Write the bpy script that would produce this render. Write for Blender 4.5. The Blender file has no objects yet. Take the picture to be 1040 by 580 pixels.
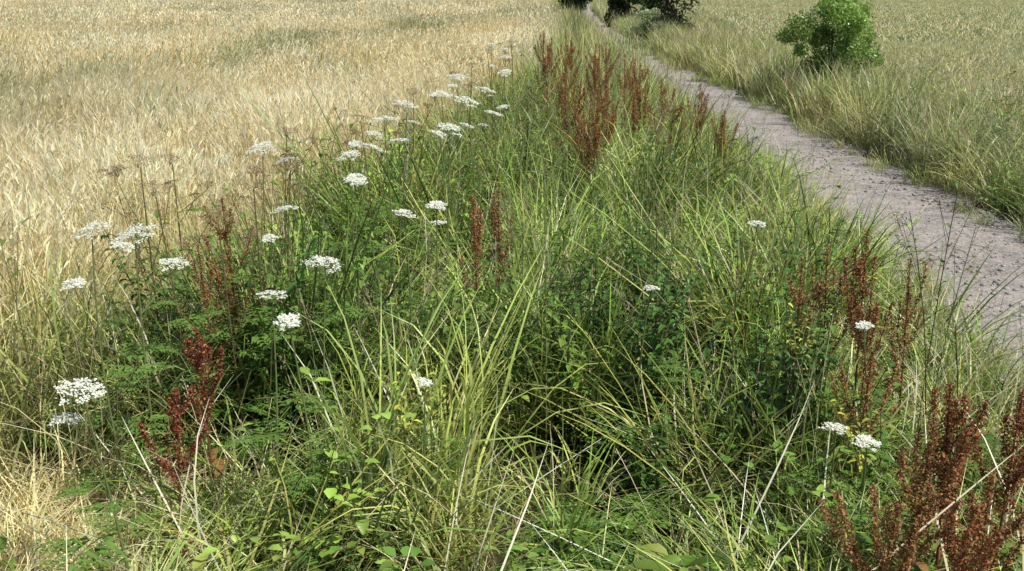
import bpy, math, numpy as np, time
from mathutils import Vector
R = np.random.default_rng(11)
scene = bpy.context.scene
U = R.uniform

def build_mesh(name,V,F,C,mat,smooth=True):
    me=bpy.data.meshes.new(name)
    me.vertices.add(len(V));me.vertices.foreach_set("co",np.ascontiguousarray(V,np.float32).ravel())
    me.loops.add(F.size);me.loops.foreach_set("vertex_index",np.ascontiguousarray(F,np.int32).ravel())
    me.polygons.add(len(F));me.polygons.foreach_set("loop_start",(np.arange(len(F))*4).astype(np.int32))
    at=me.attributes.new("col",'FLOAT_COLOR','POINT')
    at.data.foreach_set("color",np.concatenate([C,np.ones((len(C),1))],1).astype(np.float32).ravel())
    me.update(calc_edges=True)
    me.materials.append(mat)
    if smooth: me.polygons.foreach_set("use_smooth",np.ones(len(me.polygons),bool))
    return me
# ------------------------------------------------------------ mesh builder
class MB:
    def __init__(s):
        s.V=[];s.F=[];s.C=[];s.n=0
    def add(s,v,f,c):
        s.V.append(np.asarray(v,float).reshape(-1,3)); s.C.append(np.asarray(c,float).reshape(-1,3))
        s.F.append(np.asarray(f,int).reshape(-1,4)+s.n); s.n+=len(s.V[-1])
    def ribbon(s,cen,side,hw,col):
        n,k,_=cen.shape
        side=np.asarray(side)
        if side.ndim==2: side=side[:,None,:]
        hw=np.broadcast_to(hw,(n,k))[...,None]
        col=np.broadcast_to(col,(n,k,3))
        v=np.stack([cen-side*hw,cen+side*hw],2)
        c=np.stack([col,col],2)
        b=(np.arange(n)*k*2)[:,None]+(np.arange(k-1)*2)[None]
        f=np.stack([b,b+1,b+3,b+2],-1)
        s.add(v,f,c)
    def tube(s,path,rad,col,sides=5):
        path=np.asarray(path,float);k=len(path)
        rad=np.broadcast_to(rad,(k,));col=np.broadcast_to(col,(k,3))
        tan=np.gradient(path,axis=0);tan/=np.linalg.norm(tan,axis=1)[:,None]+1e-9
        ref=np.array([0.31,0.95,0.05]);a=np.cross(tan,ref);a/=np.linalg.norm(a,axis=1)[:,None]+1e-9
        b=np.cross(tan,a)
        ang=np.arange(sides)*2*np.pi/sides
        v=path[:,None]+rad[:,None,None]*(np.cos(ang)[None,:,None]*a[:,None]+np.sin(ang)[None,:,None]*b[:,None])
        i=np.arange(k-1)[:,None]*sides;j=np.arange(sides)[None];j2=(j+1)%sides
        f=np.stack([i+j,i+j2,i+sides+j2,i+sides+j],-1)
        s.add(v,f,np.repeat(col[:,None],sides,1))
    def flecks(s,pts,size,col):
        pts=np.asarray(pts);n=len(pts)
        a=R.normal(size=(n,3));a/=np.linalg.norm(a,axis=1)[:,None]
        b=np.cross(a,R.normal(size=(n,3)));b/=np.linalg.norm(b,axis=1)[:,None]
        sz=np.broadcast_to(size,(n,))[:,None]
        v=np.stack([pts-a*sz,pts+b*sz*.8,pts+a*sz,pts-b*sz*.8],1)
        f=np.arange(n*4).reshape(n,4)
        s.add(v,f,np.repeat(np.broadcast_to(col,(n,3))[:,None],4,1))
    def arrays(s): return np.concatenate(s.V),np.concatenate(s.F),np.concatenate(s.C)
    def obj(s,name,mat,loc=(0,0,0)):
        o=bpy.data.objects.new(name,build_mesh(name,*s.arrays(),mat));o.location=loc
        scene.collection.objects.link(o);return o

def blades(n,rad,L,k=6,lean=(0.0,0.35),bend=(0.2,1.5),cx=0,cy=0,p=1.5,z0=0.0):
    L=U(L[0],L[1],n) if isinstance(L,tuple) else np.asarray(L)
    az=U(0,2*np.pi,n);r=rad*np.sqrt(U(0,1,n));ba=U(0,2*np.pi,n)
    a0=U(lean[0],lean[1],n);b=U(bend[0],bend[1],n)
    t=np.linspace(0,1,k)[None]
    ang=a0[:,None]+b[:,None]*t**p
    st=(L/(k-1))[:,None]
    rr=np.concatenate([np.zeros((n,1)),np.cumsum(np.sin(ang[:,:-1])*st,1)],1)
    zz=np.concatenate([np.zeros((n,1)),np.cumsum(np.cos(ang[:,:-1])*st,1)],1)
    zz=np.maximum(zz,0.01*t)+z0
    cen=np.stack([cx+(r*np.cos(ba))[:,None]+rr*np.cos(az)[:,None],cy+(r*np.sin(ba))[:,None]+rr*np.sin(az)[:,None],zz],-1)
    ph=az+np.pi/2+U(-1,1,n)
    side=np.stack([np.cos(ph),np.sin(ph),U(-.3,.3,n)],-1)
    return cen,side,L
def cmix(a,b,t):
    a=np.asarray(a,float);b=np.asarray(b,float);t=np.asarray(t)[...,None]
    return a*(1-t)+b*t
def vary(n,c,amt=.3):
    return np.asarray(c)[None]*U(1-amt,1+amt,(n,1))*U(.93,1.07,(n,3))

# ------------------------------------------------------------ materials
def new_mat(name):
    m=bpy.data.materials.new(name);m.use_nodes=True
    nt=m.node_tree;nt.nodes.clear()
    return m,nt,nt.nodes,nt.links
def plant_mat(name,trans=.25,rough=.40,spec=.45):
    m,nt,N,L=new_mat(name)
    out=N.new('ShaderNodeOutputMaterial')
    a=N.new('ShaderNodeAttribute');a.attribute_name='col'
    b=N.new('ShaderNodeBsdfPrincipled');b.inputs['Roughness'].default_value=rough;b.inputs['Specular IOR Level'].default_value=spec
    t=N.new('ShaderNodeBsdfTranslucent')
    L.new(a.outputs['Color'],b.inputs['Base Color']);L.new(a.outputs['Color'],t.inputs['Color'])
    ms=N.new('ShaderNodeMixShader');ms.inputs[0].default_value=trans
    L.new(b.outputs[0],ms.inputs[1]);L.new(t.outputs[0],ms.inputs[2]);L.new(ms.outputs[0],out.inputs['Surface'])
    return m
M_green=plant_mat('green_leaf')
M_wheat=plant_mat('ripe_wheat',trans=.3,rough=.6,spec=.25)
M_dock=plant_mat('dock_seed',trans=.2,rough=.7,spec=.12)
M_umb=plant_mat('umbel_plant',trans=.3,rough=.6,spec=.15)

def ground_mat(name,c1,c2,c3,s1=.6,s2=9,bump=.4,fine=60):
    m,nt,N,L=new_mat(name)
    out=N.new('ShaderNodeOutputMaterial');b=N.new('ShaderNodeBsdfPrincipled');b.inputs['Roughness'].default_value=.95;b.inputs['Specular IOR Level'].default_value=.15
    tc=N.new('ShaderNodeTexCoord')
    def noise(sc,det=8):
        n=N.new('ShaderNodeTexNoise');n.inputs['Scale'].default_value=sc;n.inputs['Detail'].default_value=det;n.inputs['Roughness'].default_value=.65;L.new(tc.outputs['Object'],n.inputs['Vector']);return n
    n1=noise(s1);n2=noise(s2);n3=noise(fine,4)
    r1=N.new('ShaderNodeMapRange');r1.inputs['From Min'].default_value=.38;r1.inputs['From Max'].default_value=.62;L.new(n1.outputs[0],r1.inputs[0])
    r2=N.new('ShaderNodeMapRange');r2.inputs['From Min'].default_value=.4;r2.inputs['From Max'].default_value=.66;L.new(n2.outputs[0],r2.inputs[0])
    m1=N.new('ShaderNodeMix');m1.data_type='RGBA';m1.inputs['A'].default_value=(*c1,1);m1.inputs['B'].default_value=(*c2,1);L.new(r1.outputs[0],m1.inputs['Factor'])
    m2=N.new('ShaderNodeMix');m2.data_type='RGBA';m2.inputs['B'].default_value=(*c3,1);L.new(m1.outputs['Result'],m2.inputs['A']);L.new(r2.outputs[0],m2.inputs['Factor'])
    hs=N.new('ShaderNodeHueSaturation');mv=N.new('ShaderNodeMapRange');mv.inputs['From Min'].default_value=.3;mv.inputs['From Max'].default_value=.7;mv.inputs['To Min'].default_value=.65;mv.inputs['To Max'].default_value=1.3
    L.new(n3.outputs[0],mv.inputs[0]);L.new(mv.outputs[0],hs.inputs['Value']);L.new(m2.outputs['Result'],hs.inputs['Color'])
    L.new(hs.outputs[0],b.inputs['Base Color'])
    bp=N.new('ShaderNodeBump');bp.inputs['Strength'].default_value=bump;bp.inputs['Distance'].default_value=.03
    L.new(n3.outputs[0],bp.inputs['Height']);L.new(bp.outputs[0],b.inputs['Normal']);L.new(b.outputs[0],out.inputs[0])
    return m
M_ground=ground_mat('soil_and_thatch',(.035,.03,.016),(.065,.05,.025),(.035,.045,.016))
M_path=ground_mat('worn_path',(.35,.31,.285),(.25,.222,.205),(.42,.375,.345),s1=1.2,s2=5,bump=.7,fine=40)
M_farwheat=ground_mat('far_wheat',(.66,.54,.29),(.56,.46,.24),(.7,.59,.33),s1=.08,s2=.5,fine=6)
M_farcrop=ground_mat('far_crop',(.34,.34,.14),(.29,.30,.11),(.38,.36,.16),s1=.08,s2=.5,fine=6)
M_wsoil=ground_mat('straw_litter',(.36,.28,.13),(.46,.37,.18),(.54,.44,.23),s1=2,s2=12)
M_stone=ground_mat('stone_chip',(.38,.34,.31),(.28,.26,.24),(.46,.42,.39),s1=3,s2=20)
M_bark=ground_mat('bark',(.08,.06,.04),(.05,.04,.03),(.10,.08,.06),s1=4,s2=25)

# ------------------------------------------------------------ layout curves
def Xw(Y): return np.interp(Y,[-5,0,3,4.5,8,13,25,60,100,300],[-2.9,-2.6,-2.15,-1.85,-1.0,-.2,.95,2.2,3.6,12])
def Xpl(Y): return np.interp(Y,[-5,6,12,25,40,54,75,120],[2.1,2.15,2.25,2.35,2.6,3.1,4.4,9])
def Xpr(Y): return np.interp(Y,[-5,8,15,25,40,54,75,120],[3.85,3.85,3.75,3.5,3.75,4.3,5.7,10.5])
def Xf(Y): return np.interp(Y,[-5,10,25,60,100,300],[6.2,6.3,6.9,9.0,13,22])
def nz(x,y,s,seed=0):
    rr=np.random.default_rng(seed);v=0
    for i in range(6):
        a=rr.uniform(0,6.28);f=s*rr.uniform(.6,1.7);v=v+np.sin(f*(x*np.cos(a)+y*np.sin(a))+rr.uniform(0,6.28))
    return v/6*1.6

def grid_sheet(name,xl,xr,ys,nx,mat,z=0.,zf=None):
    mb=MB();ys=np.asarray(ys,float)
    t=np.linspace(0,1,nx)[None]
    X=xl(ys)[:,None]*(1-t)+xr(ys)[:,None]*t
    Yy=np.repeat(ys[:,None],nx,1)
    Z=z+(zf(X,Yy) if zf else 0*X)
    v=np.stack([X,Yy,Z],-1)
    i=np.arange(len(ys)-1)[:,None]*nx;j=np.arange(nx-1)[None]
    f=np.stack([i+j,i+j+1,i+nx+j+1,i+nx+j],-1)
    mb.add(v,f,np.ones((v.size//3,3))*.3)
    return mb.obj(name,mat)
K=lambda c:(lambda y:np.full_like(y,c))
grid_sheet('ground',K(-1500.),K(1500.),np.linspace(-300,3000,34),31,M_ground)
grid_sheet('field_soil',K(-60.),lambda y:Xw(y)+.75*np.clip((4.2-y)/1.2,0,1),np.concatenate([np.arange(-5,30,1.),np.arange(30,90,5.)]),6,M_wsoil,z=.004)
ys=np.concatenate([np.arange(-5,30,.12),np.arange(30,121,.8)])
xl=lambda y:Xpl(y)+.10*np.sin(y*1.7)+.06*np.sin(y*4.3+1)+.03*np.sin(y*11)
xr=lambda y:Xpr(y)+.07*np.sin(y*2.1+2)+.05*np.sin(y*5.3)+.03*np.sin(y*13)
grid_sheet('footpath',xl,xr,ys,14,M_path,z=.014,zf=lambda x,y:.006*nz(x,y,3,3)+.004*nz(x,y,11,4))
grid_sheet('distant_wheat_field',K(-600.),Xw,np.arange(68,700,8.),60,M_farwheat,z=.62,zf=lambda x,y:.05*nz(x,y,.5,5))
grid_sheet('distant_crop_field',Xf,K(600.),np.arange(76,700,8.),60,M_farcrop,z=.30,zf=lambda x,y:.04*nz(x,y,.5,6))

# ------------------------------------------------------------ templates
T={}
def tmpl(key,fn,n):
    L=[]
    for i in range(n):
        mb=MB();fn(mb,i);L.append(mb.arrays())
    T[key]=L
G1=(.19,.31,.04);G2=(.37,.47,.10);G3=(.07,.14,.02);ST=(.78,.67,.38);YG=(.47,.50,.13)
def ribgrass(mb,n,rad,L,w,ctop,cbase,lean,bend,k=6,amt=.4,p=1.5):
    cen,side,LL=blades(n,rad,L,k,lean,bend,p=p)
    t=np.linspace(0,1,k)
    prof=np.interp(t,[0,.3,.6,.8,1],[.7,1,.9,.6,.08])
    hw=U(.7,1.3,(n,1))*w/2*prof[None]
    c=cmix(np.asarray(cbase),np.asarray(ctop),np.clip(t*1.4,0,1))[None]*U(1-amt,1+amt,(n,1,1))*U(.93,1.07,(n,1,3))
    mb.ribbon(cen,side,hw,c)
def panicle(mb,n,rad,L,col,lean,bend,hlen=.13,hw=.012,nf=22,sw=.0022,ww=1.):
    cen,side,LL=blades(n,rad,L,6,lean,bend,p=1.8)
    mb.ribbon(cen,side,np.full((n,6),sw/2*ww),vary(n,col,.2)[:,None])
    for i in range(n):
        tip=cen[i,-1];d=cen[i,-1]-cen[i,-3];d/=np.linalg.norm(d)+1e-9
        t=U(0,1,nf);pts=tip[None]-d[None]*(t*hlen)[:,None]+R.normal(size=(nf,3))*hw*(.3+np.sin(t*3.0))[:,None]*.6
        e=pts+(d[None]+R.normal(size=(nf,3))*.35)*U(.008,.016,(nf,1))
        sd=R.normal(size=(nf,3));sd/=np.linalg.norm(sd,axis=1)[:,None]
        mb.ribbon(np.stack([pts,e],1),sd,np.array([[.0018,.0007]])*ww,vary(nf,col,.25)[:,None])
def f_tuft(mb,i):
    top=[G1,G2,G1,YG,G2,G3][i%6]
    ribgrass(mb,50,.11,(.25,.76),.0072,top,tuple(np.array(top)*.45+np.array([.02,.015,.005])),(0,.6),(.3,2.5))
    ribgrass(mb,8,.14,(.25,.65),.004,ST,ST,(0,.9),(.3,1.8),k=5)
def f_tuftL(mb,i):
    top=[G1,G2,G1,YG,G2,YG][i%6]
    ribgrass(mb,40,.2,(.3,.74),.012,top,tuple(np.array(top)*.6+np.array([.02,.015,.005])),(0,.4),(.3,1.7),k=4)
    ribgrass(mb,10,.2,(.3,.8),.007,ST,ST,(0,.5),(.2,1.4),k=4)
def f_short(mb,i):
    ribgrass(mb,55,.16,(.12,.34),.0066,[G2,G1,YG,G2][i%4],G1,(0,.9),(.3,1.8),k=5)
    ribgrass(mb,9,.16,(.1,.34),.0034,ST,ST,(.2,1.1),(.2,1.2),k=4)
def f_dry(mb,i):
    ribgrass(mb,26,.14,(.35,.8),.004,ST,(.4,.34,.18),(0,.7),(.1,1.8),k=5)
    ribgrass(mb,10,.14,(.3,.7),.0055,YG,G1,(0,.5),(.3,1.6),k=5)
    panicle(mb,7,.13,(.75,1.05),(.58,.49,.30),(0,.35),(.1,1.2))
def f_pan(mb,i):
    ribgrass(mb,24,.12,(.3,.65),.005,[YG,G2][i%2],G1,(0,.35),(.2,1.4),k=5)
    panicle(mb,8,.12,(.7,1.0),[(.52,.44,.27),(.42,.40,.2)][i%2],(0,.25),(.05,.7),hlen=.11)
def f_dryL(mb,i):
    ribgrass(mb,16,.2,(.4,.85),.008,ST,(.4,.34,.18),(0,.4),(.1,1.2),k=4)
    panicle(mb,8,.2,(.7,1.0),(.58,.49,.30),(0,.25),(.05,.8),nf=6,ww=2.4)
def f_straw(mb,i):
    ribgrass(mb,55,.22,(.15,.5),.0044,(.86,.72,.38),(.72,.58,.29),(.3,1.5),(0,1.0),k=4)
def f_cane(mb,i):
    ribgrass(mb,6,.15,(.35,.9),.0055,(.80,.72,.50),(.56,.48,.3),(.3,1.3),(.1,1.0),k=6)
def leaf(mb,base,dirv,L,W,col,droop=.4,k=5):
    base=np.asarray(base);d=np.asarray(dirv)/np.linalg.norm(dirv)
    t=np.linspace(0,1,k)
    cen=base[None]+d[None]*(t*L)[:,None]+np.array([0,0,-1.])[None]*(droop*L*t**2)[:,None]
    s=np.cross(d,[0,0,1.]);s/=np.linalg.norm(s)+1e-9
    prof=np.interp(t,[0,.25,.5,.75,1],[.12,.9,1,.6,.03])*W/2
    s2=s+np.array([0,0,.35]);s3=-s+np.array([0,0,.35])
    v=np.stack([cen+s3*prof[:,None],cen,cen+s2*prof[:,None]],1)
    i=np.arange(k-1)*3
    f=np.concatenate([np.stack([i,i+1,i+4,i+3],-1),np.stack([i+1,i+2,i+5,i+4],-1)])
    mb.add(v,f,np.broadcast_to(col,(k,3,3)))
def f_nettle(mb,i):
    for s in range(7):
        H=U(.4,.85);az=U(0,6.28);bx,by=R.normal(size=2)*.09;ln=U(.0,.25)
        t=np.linspace(0,1,6)
        path=np.stack([bx+np.cos(az)*ln*t**1.5*H,by+np.sin(az)*ln*t**1.5*H,H*t],-1)
        mb.tube(path,np.linspace(.0035,.0015,6),(.13,.15,.06),3)
        z=.1;a=U(0,3.14)
        while z<H:
            q=z/H;b=[np.interp(q,t,path[:,j]) for j in range(3)]
            LL=.09*(1-.55*q)*U(.8,1.2)
            c=vary(1,[(.055,.12,.02),(.13,.22,.035),(.07,.145,.025)][i%3],.3)[0]
            for e in (0,math.pi):
                leaf(mb,b,(math.cos(a+e),math.sin(a+e),.35),LL,LL*.5,c,droop=U(.3,.8),k=4)
            a+=math.pi/2+U(-.2,.2);z+=.045*U(.8,1.3)
def f_herb(mb,i):
    c0=[(.18,.31,.045),(.27,.39,.07),(.12,.23,.035)][i%3]
    for s in range(10):
        az=U(0,6.28);H=U(.15,.5);ln=U(.1,.4);t=np.linspace(0,1,6);bx,by=R.normal(size=2)*.07
        path=np.stack([bx+np.cos(az)*ln*t,by+np.sin(az)*ln*t,H*np.sin(t*1.7)],-1)
        mb.tube(path,.0015,(.16,.18,.07),3)
        for q in np.arange(.12,1.02,.11):
            b=[np.interp(q,t,path[:,j]) for j in range(3)];a=U(0,6.28);LL=U(.022,.048)
            leaf(mb,b,(math.cos(a),math.sin(a),U(.1,.8)),LL,LL*U(.45,.8),vary(1,c0,.3)[0],droop=U(.1,.6),k=4)
def f_basal(mb,i):
    for s in range(9):
        a=U(0,6.28);L=U(.12,.24);c=vary(1,[(.17,.28,.045),(.11,.2,.03),(.26,.31,.07)][R.integers(0,3)],.25)[0]
        leaf(mb,(R.normal()*.02,R.normal()*.02,U(0,.25)),(math.cos(a),math.sin(a),U(.6,1.8)),L,L*U(.2,.32),c,droop=U(.3,.8),k=7)
def pinnate(mb,base,az,L,el,col,size=1.):
    t=np.linspace(0,1,8);base=np.asarray(base)
    h=np.array([math.cos(az),math.sin(az),0.])
    rr=L*t*math.cos(el);zz=L*(t*math.sin(el)-.55*t**2)
    path=base[None]+h[None]*rr[:,None]+np.array([0,0,1.])[None]*zz[:,None]
    path[:,2]=np.maximum(path[:,2],.02)
    mb.tube(path,np.linspace(.0025,.001,8),np.asarray(col)*1.2,3)
    sd=np.array([-h[1],h[0],0.])
    for q in np.linspace(.3,1,7):
        b=np.array([np.interp(q,t,path[:,j]) for j in range(3)])
        l2=L*.42*(1.25-q)*size
        for e in (-1,1):
            d=sd*e+h*.55+np.array([0,0,U(-.1,.3)]);d/=np.linalg.norm(d)
            for w in np.linspace(.15,1,5):
                bb=b+d*l2*w
                for e2 in (-1,1):
                    dd=d*.9+np.cross(d,[0,0,1.])*e2*.8+np.array([0,0,U(-.3,.3)])
                    ll=l2*.36*(1.15-w*.7)
                    leaf(mb,bb,dd,ll,ll*.45,np.asarray(col)*U(.75,1.3),droop=.2,k=3)
def f_pinn(mb,i):
    c=[(.13,.23,.04),(.19,.30,.06),(.09,.17,.03)][i%3]
    for s in range(6):
        pinnate(mb,(R.normal()*.03,R.normal()*.03,.03),U(0,6.28),U(.28,.5),U(.6,1.3),c)
def f_yel(mb,i):
    for s in range(5):
        a=U(0,6.28);L=U(.12,.24)
        t=np.linspace(0,1,5);path=np.stack([np.cos(a)*L*.5*t,np.sin(a)*L*.5*t,L*t],-1)
        mb.tube(path,.0018,(.3,.3,.08),3)
        for q in np.linspace(.2,1,8):
            b=[np.interp(q,t,path[:,j]) for j in range(3)];aa=U(0,6.28);l=U(.02,.042)
            leaf(mb,b,(math.cos(aa),math.sin(aa),U(0,.8)),l,l*.5,vary(1,(.56,.57,.09) if U()<.55 else (.28,.38,.07),.25)[0],droop=.5,k=4)
def f_wheat(mb,n,rad,wf,i,stem=(.80,.68,.40),head=(.88,.80,.56),H=(.62,.86),k=5,awn=3,lf=1.0):
    cen,side,LL=blades(n,rad,H,k,(0,.25),(.05,1.4),p=2.6)
    mb.ribbon(cen,side,np.full((n,k),.0017*wf),vary(n,stem,.12)[:,None])
    d=cen[:,-1]-cen[:,-2];d/=np.linalg.norm(d,axis=1)[:,None]
    kk=4 if k>4 else 3;t=np.linspace(0,1,kk);el=U(.06,.10,n)
    dr=np.array([0,0,-1.])
    for r in range(2 if k>4 else 1):
        e=cen[:,-1][:,None]+d[:,None]*(t[None]*el[:,None])[...,None]+dr*(t**2*.025)[None,:,None]
        s=R.normal(size=(n,3));s-=d*(s*d).sum(1)[:,None];s/=np.linalg.norm(s,axis=1)[:,None]
        mb.ribbon(e,s,np.interp(t,[0,.3,.7,1],[.4,1,.9,.1])[None]*.0042*wf,vary(n,head,.1)[:,None])
    for r in range(awn):
        b=cen[:,-1]+d*(el*U(.3,1,n))[:,None];e=b+(d+R.normal(size=(n,3))*.3)*U(.03,.07,(n,1))
        s=R.normal(size=(n,3));s/=np.linalg.norm(s,axis=1)[:,None]
        mb.ribbon(np.stack([b,e],1),s,np.array([[.0011,.0004]])*wf,vary(n,head,.1)[:,None])
    m=int(n*lf)
    c2,s2,_=blades(m,rad,(.12,.28),4,(.2,1.2),(.3,1.8))
    c2[...,2]+=U(.2,H[0]*.9,(m,1))
    mb.ribbon(c2,s2,np.array([[.8,1,.7,.1]])*.0026*wf,vary(m,(.82,.72,.45),.15)[:,None])
tmpl('tuft',f_tuft,8);tmpl('tuftL',f_tuftL,6);tmpl('short',f_short,4);tmpl('dry',f_dry,4);tmpl('dryL',f_dryL,4)
tmpl('pan',f_pan,4);tmpl('straw',f_straw,3);tmpl('nettle',f_nettle,3);tmpl('herb',f_herb,3);tmpl('pinn',f_pinn,3)
tmpl('cane',f_cane,5);tmpl('basal',f_basal,4)
tmpl('wheatN',lambda m,i:f_wheat(m,110,.34,1.0,i),4)
tmpl('wheatM',lambda m,i:f_wheat(m,75,.42,1.8,i,k=5,awn=1,lf=.8),4)
tmpl('wheatF',lambda m,i:f_wheat(m,110,.95,3.8,i,k=4,awn=0,lf=.8),3)
CS=dict(stem=(.38,.43,.16),head=(.54,.55,.25),H=(.24,.36),k=4,awn=1,lf=.8)
tmpl('crop',lambda m,i:f_wheat(m,130,.8,2.0,i,**CS),3)
CS['awn']=0
tmpl('cropF',lambda m,i:f_wheat(m,90,.95,3.8,i,**CS),3)
def f_stone(mb,i):
    for s in range(14):
        r=U(.003,.013);c=np.array([R.normal()*.12,R.normal()*.12,r*.3])
        q=np.array([[x,y,z] for x in(-1,1) for y in(-1,1) for z in(-1,1)],float)*r*U(.55,1.1,(8,3))*[1,1,.6]+c
        mb.add(q,[[0,1,3,2],[4,6,7,5],[0,4,5,1],[2,3,7,6],[0,2,6,4],[1,5,7,3]],np.ones((8,3))*.3)
tmpl('stone',f_stone,4)

# ------------------------------------------------------------ baked scatter (one mesh per mass of vegetation)
STRAW=np.array(ST)
def sample(xlf,xrf,bands):
    out=[]
    for y0,y1,d in bands:
        yy=np.linspace(y0,y1,20);lo=float(xlf(yy).min());hi=float(xrf(yy).max())
        n=int((hi-lo)*(y1-y0)*d)
        x=U(lo,hi,n);y=U(y0,y1,n);k=(x>xlf(y))&(x<xrf(y))
        out.append(np.stack([x[k],y[k]],1))
    return np.concatenate(out)
class Mass:
    def __init__(s): s.V=[];s.F=[];s.C=[];s.n=0
    def put(s,key,P,smin=.8,smax=1.15,hf=None,tf=None,tilt=.08,keep=None,tcol=STRAW,vv=.3,z=0.,leanf=None,vf=None):
        x,y=P[:,0],P[:,1]
        if keep is not None:
            k=U(0,1,len(x))<keep(x,y);x,y=x[k],y[k]
        N=len(x)
        if N==0: return s
        sc=U(smin,smax,N);h=sc*(hf(x,y) if hf else 1.)
        ti=np.clip(tf(x,y),0,1) if tf else np.zeros(N)
        idx=R.integers(0,len(T[key]),N)
        lx=R.normal(size=N)*tilt;ly=R.normal(size=N)*tilt
        if leanf: a,b=leanf(x,y);lx=lx+a;ly=ly+b
        rz=U(0,6.283,N);val=U(1-vv,1+vv,N);hu=U(.92,1.08,N)
        for q,(V,F,C) in enumerate(T[key]):
            m=idx==q;M=int(m.sum())
            if M==0: continue
            c,sn=np.cos(rz[m])[:,None],np.sin(rz[m])[:,None];S=sc[m][:,None]
            vx=(V[None,:,0]*c-V[None,:,1]*sn)*S;vy=(V[None,:,0]*sn+V[None,:,1]*c)*S;vz=V[None,:,2]*h[m][:,None]
            bx=vx+x[m][:,None];by=vy+y[m][:,None]
            t=ti[m][:,None,None]
            if vf is not None:
                g=vf(bx,by);vz=vz*(1-.05*g);t=np.clip(t+g[...,None],0,1)
            vx=bx+vz*lx[m][:,None];vy=by+vz*ly[m][:,None]
            s.V.append(np.stack([vx,vy,vz+z],-1).reshape(-1,3).astype(np.float32))
            s.F.append((F[None]+(np.arange(M)*len(V))[:,None,None]+s.n).reshape(-1,4).astype(np.int32))
            lum=(C.sum(1)/max(1e-6,C.sum(1).max()))[None,:,None]*.6+.4
            cc=(C[None]*(1-t)+tcol[None,None]*lum*t)*val[m][:,None,None]
            cc=cc*np.stack([hu[m],np.ones(M),1/hu[m]],-1)[:,None]
            s.C.append(np.minimum(cc,.9).reshape(-1,3).astype(np.float32))
            s.n+=M*len(V)
        return s
    def finish(s,name,mat):
        V=np.concatenate(s.V);F=np.concatenate(s.F);C=np.concatenate(s.C)
        o=bpy.data.objects.new(name,build_mesh(name,V,F,C,mat));scene.collection.objects.link(o)
        return o

# wheat
def lanes(x,y):
    q=x-.24*y+.2*nz(x,y,.35,31);g=0
    for c,w,a in ((-8.0,.6,.95),(-12.2,.3,.8),(-14.0,.3,.8),(-19,.7,.85),(-21.5,.5,.8),(-29,.9,.8),(-6.2,.13,.3),(-35,.8,.7)):
        g=g+a*np.exp(-((q-c)/w)**2)*(.8+.25*nz(x,y,1.5,37))
    g=g+1.*np.exp(-(((x+2.95)/.42)**2+((y-8.4)/.35)**2))+.8*np.exp(-(((x+3.8)/.3)**2+((y-7.9)/.3)**2))
    return np.clip(g,0,1)*.85
def wheat_tint(x,y):
    return np.clip(.3*np.clip(nz(x,y,1.1,33)-.6,0,1)*2+U(-.05,.06,len(x)),0,1)
def wh(x,y): return (.95+.13*nz(x,y,.9,21)+.08*nz(x,y,3,22))
def wlean(x,y): return .28*nz(x,y,.8,35)+.1,.28*nz(x,y,.7,36)
WT=np.array([.33,.39,.17])
m=Mass()
m.put('wheatN',sample(lambda y:-(.54*y+3.2),lambda y:Xw(y)-.05,[(1.0,12,5.2)]),.85,1.15,hf=wh,tf=wheat_tint,vf=lanes,tcol=WT,vv=.1,leanf=wlean)
m.put('wheatM',sample(lambda y:-(.54*y+3.2),lambda y:Xw(y)-.1,[(12,26,3.4)]),.85,1.15,hf=wh,tf=wheat_tint,vf=lanes,tcol=WT,vv=.1,leanf=wlean)
m.put('wheatF',sample(lambda y:-(.54*y+4),lambda y:Xw(y)-.4,[(25,45,1.3),(45,72,.8)]),.85,1.2,hf=wh,tf=wheat_tint,vf=lanes,tcol=WT,vv=.1,leanf=wlean)
m.finish('wheat_field',M_wheat)
m=Mass()
ct=lambda x,y:.15+.3*nz(x,y,.25,42)
ch=lambda x,y:.95+.1*nz(x,y,.6,41)
m.put('crop',sample(Xf,lambda y:.54*y+5,[(3,26,2.6)]),.85,1.2,hf=ch,tf=ct,tilt=.04,vv=.08)
m.put('cropF',sample(Xf,lambda y:.54*y+5,[(26,80,1.3)]),.85,1.2,hf=ch,tf=ct,tilt=.04,vv=.08)
m.finish('crop_field',M_wheat)

# verge
def cc(x,y): return (x-Xw(y))/(Xpl(y)-Xw(y))
def vh(x,y):
    c=cc(x,y)
    near=np.interp(y,[1,2,2.6,3.2,4],[.3,.40,.58,.92,1.12])
    hr=np.interp(y,[14,20],[.5,1.15])
    h=near*(np.interp(c,[0,.12,.3,.65,.85],[.6,.95,1.1,1.05,.8])*(c<.85)+(c>=.85)*(.8+(hr-.8)*np.clip((c-.85)/.15,0,1)))
    return h*np.clip(1+.24*nz(x,y,1.6,51)+.34*nz(x,y,6,52),.3,1.7)
HOL=[(.27,3.12,.45),(-1.12,3.05,.34),(.05,4.6,.26),(-.55,3.4,.26),(.75,3.9,.22),(-.75,4.9,.24),(.62,5.6,.3),(1.1,5.2,.24),(-.3,5.8,.26),(-.6,2.5,.17),(.35,7.2,.3),(-.2,3.3,.22),(.75,2.9,.18),(-.9,3.3,.2),(1.5,4.2,.18)]
def hol(x,y):
    k=np.ones_like(x)
    for hx,hy,r in HOL: k=k*(1-.99*np.exp(-(((x-hx)**2+((y-hy)*.9)**2)/r**2)**1.5))
    return k
def clump(x,y): return hol(x,y)*np.clip(.6+.8*nz(x,y,7,53),.06,1)
vl=lambda y:Xw(y)-.12
vr=lambda y:Xpl(y)+.02
def leftdry(x,y): return np.clip((-.95-x)/.3,0,1)*np.clip((3.7-y)/.4,0,1)
nl=lambda x,y:hol(x,y)*(1-.9*leftdry(x,y)*(y<3.3))
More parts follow.
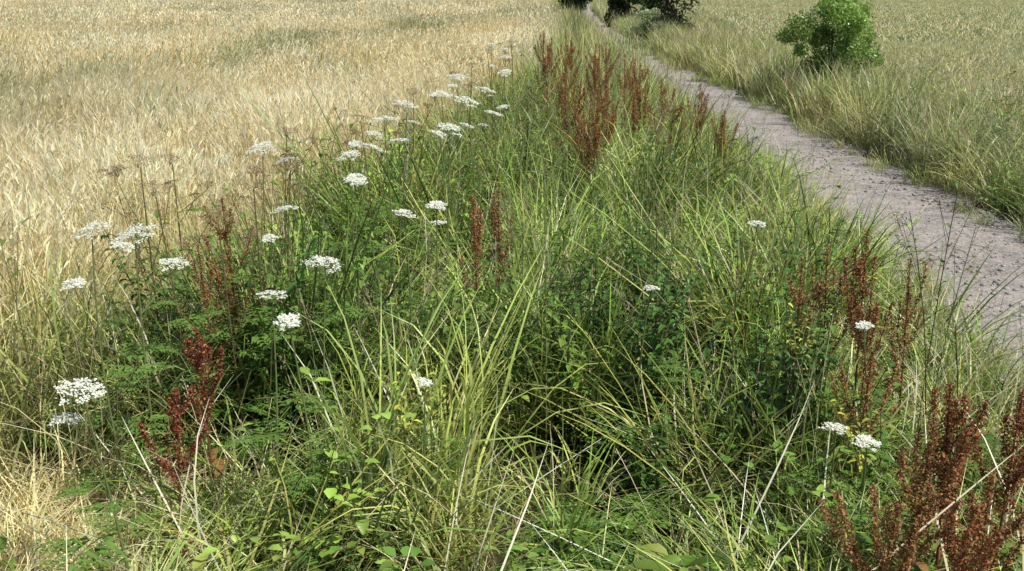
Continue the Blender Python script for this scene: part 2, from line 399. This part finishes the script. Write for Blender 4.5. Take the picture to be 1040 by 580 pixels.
def dryf(x,y):
    c=cc(x,y)
    return .03+.3*np.clip(nz(x,y,1.3,61),0,1)+.8*leftdry(x,y)+.15*np.clip(.12-c,0,1)*8+.2*np.clip(y/25,0,1)
dt=lambda a,b:(lambda x,y:dryf(x,y)*U(a,b,len(x)))
m=Mass()
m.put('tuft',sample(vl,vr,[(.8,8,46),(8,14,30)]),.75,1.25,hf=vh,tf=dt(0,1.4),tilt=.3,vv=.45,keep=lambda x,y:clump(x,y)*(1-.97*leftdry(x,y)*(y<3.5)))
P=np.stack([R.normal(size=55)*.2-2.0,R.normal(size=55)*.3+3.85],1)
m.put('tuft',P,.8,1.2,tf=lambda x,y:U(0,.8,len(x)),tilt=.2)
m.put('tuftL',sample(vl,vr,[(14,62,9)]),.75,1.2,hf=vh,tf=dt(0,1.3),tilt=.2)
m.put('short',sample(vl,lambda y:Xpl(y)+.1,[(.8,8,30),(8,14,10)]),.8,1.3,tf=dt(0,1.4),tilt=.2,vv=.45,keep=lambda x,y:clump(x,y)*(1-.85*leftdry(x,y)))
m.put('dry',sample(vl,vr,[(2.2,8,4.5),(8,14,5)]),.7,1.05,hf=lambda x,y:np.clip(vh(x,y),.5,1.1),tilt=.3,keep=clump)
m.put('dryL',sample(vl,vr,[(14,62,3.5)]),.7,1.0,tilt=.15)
m.put('pan',sample(lambda y:Xw(y)+(Xpl(y)-Xw(y))*.6,vr,[(2.6,8,6),(8,20,4)]),.6,.85,tilt=.15)
m.put('straw',np.concatenate([sample(lambda y:Xw(y)-.6,lambda y:Xw(y)+1.15,[(1,3.5,110)]),sample(vl,vr,[(1,8,5)])]),.8,1.3,tilt=.3,vv=.2,hf=lambda x,y:np.where(leftdry(x,y)>.3,.6,1.),keep=hol)
m.put('cane',sample(vl,vr,[(1.4,3.6,13),(3.6,8,5)]),.7,1.1,tilt=.3,vv=.2,keep=hol)
m.put('nettle',sample(vl,vr,[(1.8,8,18),(8,14,7)]),.65,1.05,hf=lambda x,y:np.clip(vh(x,y),.35,1.15),tilt=.2,vv=.45,
      keep=lambda x,y:nl(x,y)*np.clip(.22+1.4*nz(x,y,1.8,71)+1.5*np.exp(-((x+1.15)**2+(y-3.7)**2)/.2)+1.5*np.exp(-((x-.25)**2+(y-3.9)**2)/.25),0,1)*(cc(x,y)<.75)*(cc(x,y)>.1))
m.put('herb',sample(vl,vr,[(1.0,8,22),(8,14,6)]),.7,1.3,hf=lambda x,y:np.clip(vh(x,y)*1.2,.5,1.5),tilt=.2,vv=.4,keep=lambda x,y:nl(x,y)*np.clip(.5+.8*nz(x,y,1.5,72),0,1)*(cc(x,y)<.9))
m.put('pinn',sample(vl,lambda y:Xpl(y)-.5,[(1.6,9,8)]),.7,1.2,hf=lambda x,y:np.clip(vh(x,y),.6,1.3)*1.1,tilt=.15,keep=nl)
m.put('basal',sample(vl,lambda y:Xpl(y)-.4,[(1.6,9,8)]),.6,1.2,tilt=.2,keep=nl)
m.finish('verge_grass',M_green)
m=Mass()
rl=lambda y:Xpr(y)+.04
def rh(x,y): return np.interp(x-Xpr(y),[0,.4,1.2,3],[.75,1.0,.9,.6])*np.clip(1+.2*nz(x,y,1.2,81)+.15*nz(x,y,5,83),.5,1.5)
rt=lambda x,y:(.36+.3*nz(x,y,.9,82))*U(.2,1.5,len(x))
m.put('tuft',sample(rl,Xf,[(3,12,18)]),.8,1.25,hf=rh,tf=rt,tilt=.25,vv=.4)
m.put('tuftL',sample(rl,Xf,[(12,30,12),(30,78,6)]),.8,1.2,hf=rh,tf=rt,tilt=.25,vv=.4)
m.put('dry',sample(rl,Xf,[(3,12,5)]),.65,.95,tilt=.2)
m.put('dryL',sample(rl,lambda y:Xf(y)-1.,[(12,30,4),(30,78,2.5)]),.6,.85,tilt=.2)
m.put('pan',sample(rl,Xf,[(3,14,5)]),.65,.9,tilt=.2)
m.put('herb',sample(rl,lambda y:Xpr(y)+2,[(4,16,3)]),.8,1.4,hf=lambda x,y:1.3+0*x,tilt=.2)
m.put('short',sample(lambda y:Xpr(y)-.3,lambda y:Xpr(y)+.15,[(3,30,16)]),.3,.9,tf=lambda x,y:U(0,.6,len(x)),tilt=.15)
m.finish('path_verge_grass',M_green)
Mass().put('short',sample(lambda y:Xpl(y)-.1,lambda y:Xpl(y)+.35,[(2,30,18)]),.3,.9,tf=lambda x,y:U(0,.6,len(x)),tilt=.15).finish('path_edge_grass',M_green)
Mass().put('stone',sample(Xpl,Xpr,[(3,22,14)]),.6,1.3,z=.014,tilt=0).finish('path_gravel',M_stone)

# ------------------------------------------------------------ umbels
def umbel(mb,c,up,rad,white=True,nr=18):
    c=np.asarray(c,float);up=np.asarray(up,float);up/=np.linalg.norm(up)
    a=np.cross(up,[.3,.9,.1]);a/=np.linalg.norm(a);b=np.cross(up,a)
    o=c-up*rad*.75
    for i in range(nr):
        th=i*2.39996+U(-.25,.25);r=rad*math.sqrt((i+.5)/nr)*U(.85,1.12)
        tip=c+(a*math.cos(th)+b*math.sin(th))*r-up*(r*r/rad*.25)+up*U(-.06,.06)*rad
        mid=(o+tip)/2+(a*math.cos(th)+b*math.sin(th))*r*.18
        sd=np.cross(up,tip-o+1e-4);sd/=np.linalg.norm(sd)+1e-9
        mb.ribbon(np.stack([o,mid,tip])[None],sd[None],.0007,np.array((.22,.28,.1)) if white else np.array((.2,.13,.07)))
        n=24 if white else 16;ur=rad*.25
        q=R.normal(size=(n,2))*.5*ur*1.15
        pts=tip[None]+a*q[:,:1]+b*q[:,1:]+up*U(-.002,.004,(n,1))
        A=a+up*U(-.4,.4,(n,1))
        sz=U(.0022,.0042,(n,1)) if white else U(.0015,.003,(n,1))
        B=np.cross(up+R.normal(size=(n,3))*.35,A);B/=np.linalg.norm(B,axis=1)[:,None]
        v=np.stack([pts-A*sz,pts-B*sz,pts+A*sz,pts+B*sz],1)
        col=vary(n,(.84,.85,.74),.1) if white else vary(n,(.25,.17,.10),.35)
        if white: col=np.minimum(col,.88)
        mb.add(v,np.arange(n*4).reshape(n,4),np.repeat(col[:,None],4,1))
def umbel_plant(name,x,y,H,rad=.05,white=True,nb=2):
    mb=MB();bx,by=U(-.06,.06,2);t=np.linspace(0,1,9)
    w=np.sin(t*np.pi)*U(-.025,.025)
    path=np.stack([bx*(1-t)+w,by*(1-t)+w*.5,(H-rad*.7)*t],-1)
    sc=(.22,.26,.10) if white else (.2,.15,.08)
    mb.tube(path,np.linspace(.0052,.0022,9),sc,5)
    umbel(mb,(0,0,H),(U(-.2,.35),U(-.35,.1),1),rad,white,int(U(14,22)))
    for j in range(nb):
        q=U(.45,.8);b=np.array([np.interp(q,t,path[:,m]) for m in range(3)])
        az=U(0,6.28);r=U(.08,.17);hh=H-U(.02,.16)
        e=np.array([b[0]+math.cos(az)*r,b[1]+math.sin(az)*r,hh]);rr=rad*U(.45,.8)
        mid=(b+e)/2+np.array([math.cos(az),math.sin(az),-.3])*.02
        tp=e-np.array([0,0,rr*.7])
        tt=np.linspace(0,1,6)[:,None]
        mb.tube((1-tt)**2*b+2*tt*(1-tt)*mid+tt**2*tp,np.linspace(.0024,.0014,6),sc,4)
        umbel(mb,e,(U(-.3,.4),U(-.4,.2),1),rr,white if U()<.85 else False,14)
        if U()<.8: pinnate(mb,b,az+U(-.3,.3),U(.12,.2),.5,(.15,.25,.05))
    for q in (.12,.28,.42,.55):
        b=[np.interp(q,t,path[:,m]) for m in range(3)]
        pinnate(mb,b,U(0,6.28),U(.2,.36),U(.3,.8),(.14,.24,.05))
    return mb.obj(name,M_umb,(x,y,0))
UM=[(-.59,3.05,.95,.055,0),(-.72,2.87,.9,.042,0),(-.65,2.77,.85,.036,0),(-1.155,2.5,.75,.056,1),(-1.38,3.2,1.02,.055,2),(-1.22,3.15,1.02,.058,1),
(-1.06,4.25,1.12,.05,1),(-.83,3.6,1.0,.045,1),(-.58,3.65,1.1,.038,0),(-.61,4.8,1.17,.065,2),(-.55,5.3,1.18,.065,2),(-.40,3.65,.97,.036,1),
(-.28,3.65,1.0,.035,0),(-.24,5.45,1.18,.07,1),(-.30,4.85,1.12,.058,1),(-.09,5.3,1.13,.052,1),(-.18,9.1,1.25,.05,1),(-.05,8.3,1.2,.05,1),(-.35,6.6,1.2,.062,2),
(.99,3.95,.86,.036,0),(.5,3.45,.74,.026,0),(.97,2.75,.52,.034,0),(1.03,2.65,.52,.034,0),(-.27,2.9,.6,.02,0),(-.15,6.1,1.17,.058,1),(-.5,4.45,1.12,.04,0),(1.15,3.1,.72,.024,0),(-.4,5.8,1.18,.055,1),(-.7,4.3,1.08,.045,1),(-.05,6.9,1.2,.05,1)]
for (x,y,H,r,nb) in UM: umbel_plant('wild_carrot',x,y,H,r,True,nb)
for (x,y,H,r,nb) in [(-1.42,3.8,1.15,.06,3),(-.98,3.75,1.1,.085,3),(-.75,5.0,1.15,.05,3),(-.3,7.6,1.2,.05,3),(-1.5,4.4,1.05,.05,2),(.0,9.6,1.25,.06,3),(-.88,3.95,1.12,.07,3),(-.6,6.2,1.15,.05,3),(-.2,8.4,1.25,.06,3),(-1.1,4.9,1.1,.05,2),(-1.3,3.6,1.08,.06,2),(-1.05,3.5,1.0,.06,2)]:
    umbel_plant('seeding_hogweed',x,y,H,r,False,nb)

# ------------------------------------------------------------ docks
def dock(x,y,H,nb=7,col=(.23,.065,.028),dens=1.,fs=1.,spread=1.):
    mb=MB();t=np.linspace(0,1,9);ax,ay=U(-.05,.05,2)
    path=np.stack([-ax*(1-t),-ay*(1-t),H*t],-1)
    mb.tube(path,np.linspace(.006,.0015,9),(.2,.10,.05),5)
    P=[]
    def spike(p0,p1,n,r):
        q=U(0,1,n);wh=np.round(q*n/26)/(n/26)
        q=q*.45+wh*.55
        P.append(p0[None]*(1-q)[:,None]+p1[None]*q[:,None]+R.normal(size=(n,3))*(r*(1.15-.75*q))[:,None]*[1,1,.8])
    top=np.array([0,0,H]);
    spike(np.array([-ax*.4,-ay*.4,H*.55]),top,int(600*dens),.011*fs)
    for j in range(nb):
        q=U(.42,.88);b=np.array([np.interp(q,t,path[:,m]) for m in range(3)])
        az=U(0,6.28);L=U(.14,.32)*(1.3-q)*1.6;el=1.57-(1.57-U(1.0,1.4))*spread
        e=b+np.array([math.cos(az)*math.cos(el),math.sin(az)*math.cos(el),math.sin(el)])*L
        e[2]=min(e[2],H*U(.88,.985))
        m=(b+e)/2+np.array([math.cos(az),math.sin(az),0])*.018
        mb.tube(np.stack([b,m,e]),.0014,(.2,.10,.05),3)
        spike(b*.85+m*.15,m,int(L*700*dens),.009*fs);spike(m,e,int(L*700*dens),.0085*fs)
    pts=np.concatenate(P);n=len(pts)
    c=vary(n,col,.5);k=U(0,1,n)<.22;c[k]=vary(int(k.sum()),(.38,.25,.11),.3)
    mb.flecks(pts,U(.0026,.0050,n),c)
    for j in range(9):
        z=U(.03,.5)*H;b=[np.interp(z/H,t,path[:,m]) for m in range(3)];a=U(0,6.28);LL=U(.14,.28)*(1.1-z/H)
        leaf(mb,b,(math.cos(a),math.sin(a),.7),LL,LL*.27,[(.17,.27,.06),(.22,.28,.07),(.30,.16,.06)][R.integers(0,3)],droop=.7,k=7)
    mb.obj('dock_plant',M_dock,(x,y,0))
RC=(.29,.098,.045);DR=(.24,.06,.038);BR=(.34,.16,.07)
for d in [(.42,11,1.2),(.46,8.7,1.15),(.50,7.4,1.1),(.8,9.85,1.2),(.72,7.8,1.1),(1.01,9.2,1.15),(1.1,8.8,1.1),(1.25,8.5,1.0),(1.23,7.7,1.0),(1.5,8.1,1.0),(.55,7.1,1.0),
          (.3,9.9,1.2),(.62,10.8,1.2),(.62,7.3,1.05),(.9,10.6,1.15),(.38,12.4,1.2),(.55,6.7,.9),(.95,7.9,.95),(1.6,7.6,.85),(.7,13.5,1.15),(1.1,12,1.1),(.5,9.3,1.1),(1.2,10,1.05)]:
    dock(*d,nb=8,col=RC if U()<.6 else BR,dens=1.3,fs=1.4)
dock(-.165,4.15,.93,5,BR,fs=1.2,spread=.6);dock(-.06,4.3,.93,5,BR,fs=1.2,spread=.6)
dock(-1.11,3.77,1.0,8,BR,.8);dock(-1.18,3.65,.85,5,BR,.8);dock(-1.0,3.0,.74,7,DR,spread=.7);dock(-1.03,2.85,.6,5,DR,spread=.7)
dock(1.22,3.35,.97,7,RC,1.,1.1,.7);dock(1.12,3.45,.90,6,BR,.9,1.,.7);dock(1.02,3.4,.86,5,BR,.7);dock(1.40,3.4,.86,5,BR,.7,1,.7);dock(1.2,3.2,.8,5,BR,.9,1.,.6);dock(1.15,3.0,.65,4,BR,.8)
dock(1.13,2.4,.80,8,RC,1.5,1.25,.75);dock(1.07,2.33,.70,7,BR,1.4,1.2,.9);dock(1.33,2.42,.78,7,RC,1.5,1.25,.8);dock(.93,2.15,.60,6,BR,1.3,1.2,.9);dock(1.10,2.13,.60,6,RC,1.3,1.2,.9);dock(1.22,2.3,.60,5,BR,1.2,1.2,.9)
for (x,y,s,z) in [(-.33,2.85,1.0,.42),(.98,3.2,.9,.55),(1.07,2.75,.9,.36),(-.26,2.95,.8,.44),(-1.2,2.4,.6,.12)]:
    mb=MB();f_yel(mb,0);mb.tube(np.array([[.02,0,-z/s],[0,.01,-z/s*.5],[0,0,.02]]),.003,(.2,.24,.08),4)
    o=mb.obj('yellowing_herb',M_green,(x,y,z));o.scale=(s,s,s)
for i in range(60):
    mb=MB();H=U(.75,1.2);t=np.linspace(0,1,7);b=U(-.2,.2,2)
    dk=U()<.4;sc=(.13,.09,.05) if dk else (.24,.26,.11)
    mb.tube(np.stack([b[0]*t**2,b[1]*t**2,H*t],-1),np.linspace(.0028,.0012,7),sc,4)
    for q in np.arange(.3,1,.06):
        a=U(0,6.28);leaf(mb,(b[0]*q*q,b[1]*q*q,H*q),(math.cos(a),math.sin(a),.9),U(.03,.09),.016,(.14,.22,.05),k=4)
    for s in range(4):
        a=U(0,6.28);z0=U(.7,.95);e=np.array([b[0]+math.cos(a)*.06,b[1]+math.sin(a)*.06,H*U(.92,1.02)])
        mb.tube(np.stack([[b[0]*z0**2,b[1]*z0**2,H*z0],e]),.001,sc,3)
        mb.flecks(e+R.normal(size=(16,3))*[.01,.01,.015],.0035,(.2,.15,.09) if dk else (.34,.3,.17))
    yy=U(2.9,9);x=U(float(Xw(yy))+.3,float(Xpl(yy))-.5);mb.obj('ragwort_stem' if i%2 else 'thistle_stem',M_green,(x,yy,0))

# ------------------------------------------------------------ shrubs / trees
def woody(name,x,y,H,W,nl,lsz,col,trunkH,ncl=26,low=.1,tr=.05,cr0=.13,cr1=.22,rin=.2,rout=.85):
    e=bpy.data.objects.new(name,None);scene.collection.objects.link(e);e.location=(x,y,0)
    tb=MB();t=np.linspace(0,1,6)
    tb.tube(np.stack([.03*np.sin(t*4),.02*np.cos(t*3),trunkH*t],-1),np.linspace(tr,tr*.6,6),(.1,.1,.1),8)
    lf=MB();C=[]
    for i in range(ncl):
        th=U(0,6.28);z=U(low,1);r=W/2*math.sqrt(max(.05,1-((z-.42)/.62)**2))*U(rin,rout)
        c=np.array([math.cos(th)*r,math.sin(th)*r,z*H*.9]);C.append(c)
        s=np.array([0,0,trunkH*U(.3,1)]);m=(s+c)/2+np.array([0,0,.04*H])
        tt=np.linspace(0,1,6)[:,None]
        tb.tube((1-tt)**2*s+2*tt*(1-tt)*m+tt**2*c,np.linspace(tr*.35,tr*.06,6),(.1,.1,.1),5)
    per=nl//ncl
    for c in C:
        cr=W*U(cr0,cr1)
        d=R.normal(size=(per,3));d/=np.linalg.norm(d,axis=1)[:,None]
        p=c+d*(cr*U(.2,1,(per,1))**.6)*[1,1,.8];p[:,2]=np.maximum(p[:,2],.05)
        cc_=vary(per,np.asarray(col)*U(.7,1.4),.3)
        a=d+R.normal(size=(per,3))*.7;a/=np.linalg.norm(a,axis=1)[:,None]
        b=np.cross(a,R.normal(size=(per,3)));b/=np.linalg.norm(b,axis=1)[:,None]
        sz=U(.6,1.2,(per,1))*lsz
        b2=b*sz*.45;a2=a*sz
        v=np.stack([p-a2,p+b2,p+a2,p-b2],1)
        lf.add(v,np.arange(per*4).reshape(per,4),np.repeat(cc_[:,None],4,1))
    o=tb.obj('trunk',M_bark);o.parent=e
    o=lf.obj('leaves',M_green);o.parent=e
woody('hawthorn_bush',4.8,15.4,1.66,1.5,26000,.027,(.24,.36,.08),.5,70,low=.04,tr=.03,cr0=.08,cr1=.17,rin=.1,rout=1.)
woody('small_bush',3.6,27.5,1.15,.9,5000,.03,(.40,.46,.24),.4,20)
woody('hedgerow_tree',4.25,29.5,6,2.0,20000,.06,(.04,.075,.02),2,90,low=.03,tr=.12)
woody('hedgerow_tree',4.4,40,6,2.2,18000,.08,(.04,.075,.02),2,80,low=.03,tr=.12)
woody('hedgerow_tree',2.5,42,6,1.7,14000,.07,(.05,.09,.025),2,60,low=.03,tr=.12)

# ------------------------------------------------------------ light, sky, camera
el,az=math.radians(58),math.radians(120)
sd=Vector((math.sin(az)*math.cos(el),math.cos(az)*math.cos(el),math.sin(el)))
sl=bpy.data.lights.new('sun','SUN');sl.energy=5.0;sl.angle=math.radians(.5);sl.color=(1,.97,.88)
so=bpy.data.objects.new('sun',sl);so.rotation_euler=(-sd).to_track_quat('-Z','Y').to_euler();so.location=(5,-5,20);scene.collection.objects.link(so)
w=bpy.data.worlds.new('World');scene.world=w;w.use_nodes=True
nt=w.node_tree;bg=nt.nodes['Background'];sk=nt.nodes.new('ShaderNodeTexSky');sk.sky_type='NISHITA';sk.sun_disc=False
sk.sun_elevation=el;sk.sun_rotation=az;nt.links.new(sk.outputs[0],bg.inputs[0]);bg.inputs[1].default_value=.10
cam=bpy.data.cameras.new('camera');cam.lens=35.3;cam.sensor_width=36;cam.clip_end=5000;cam.clip_start=.05
co=bpy.data.objects.new('camera',cam);co.location=(0,0,1.8);co.rotation_euler=(math.radians(73),0,0);scene.collection.objects.link(co);scene.camera=co
scene.view_settings.view_transform='Standard';scene.view_settings.look='None';scene.view_settings.exposure=0
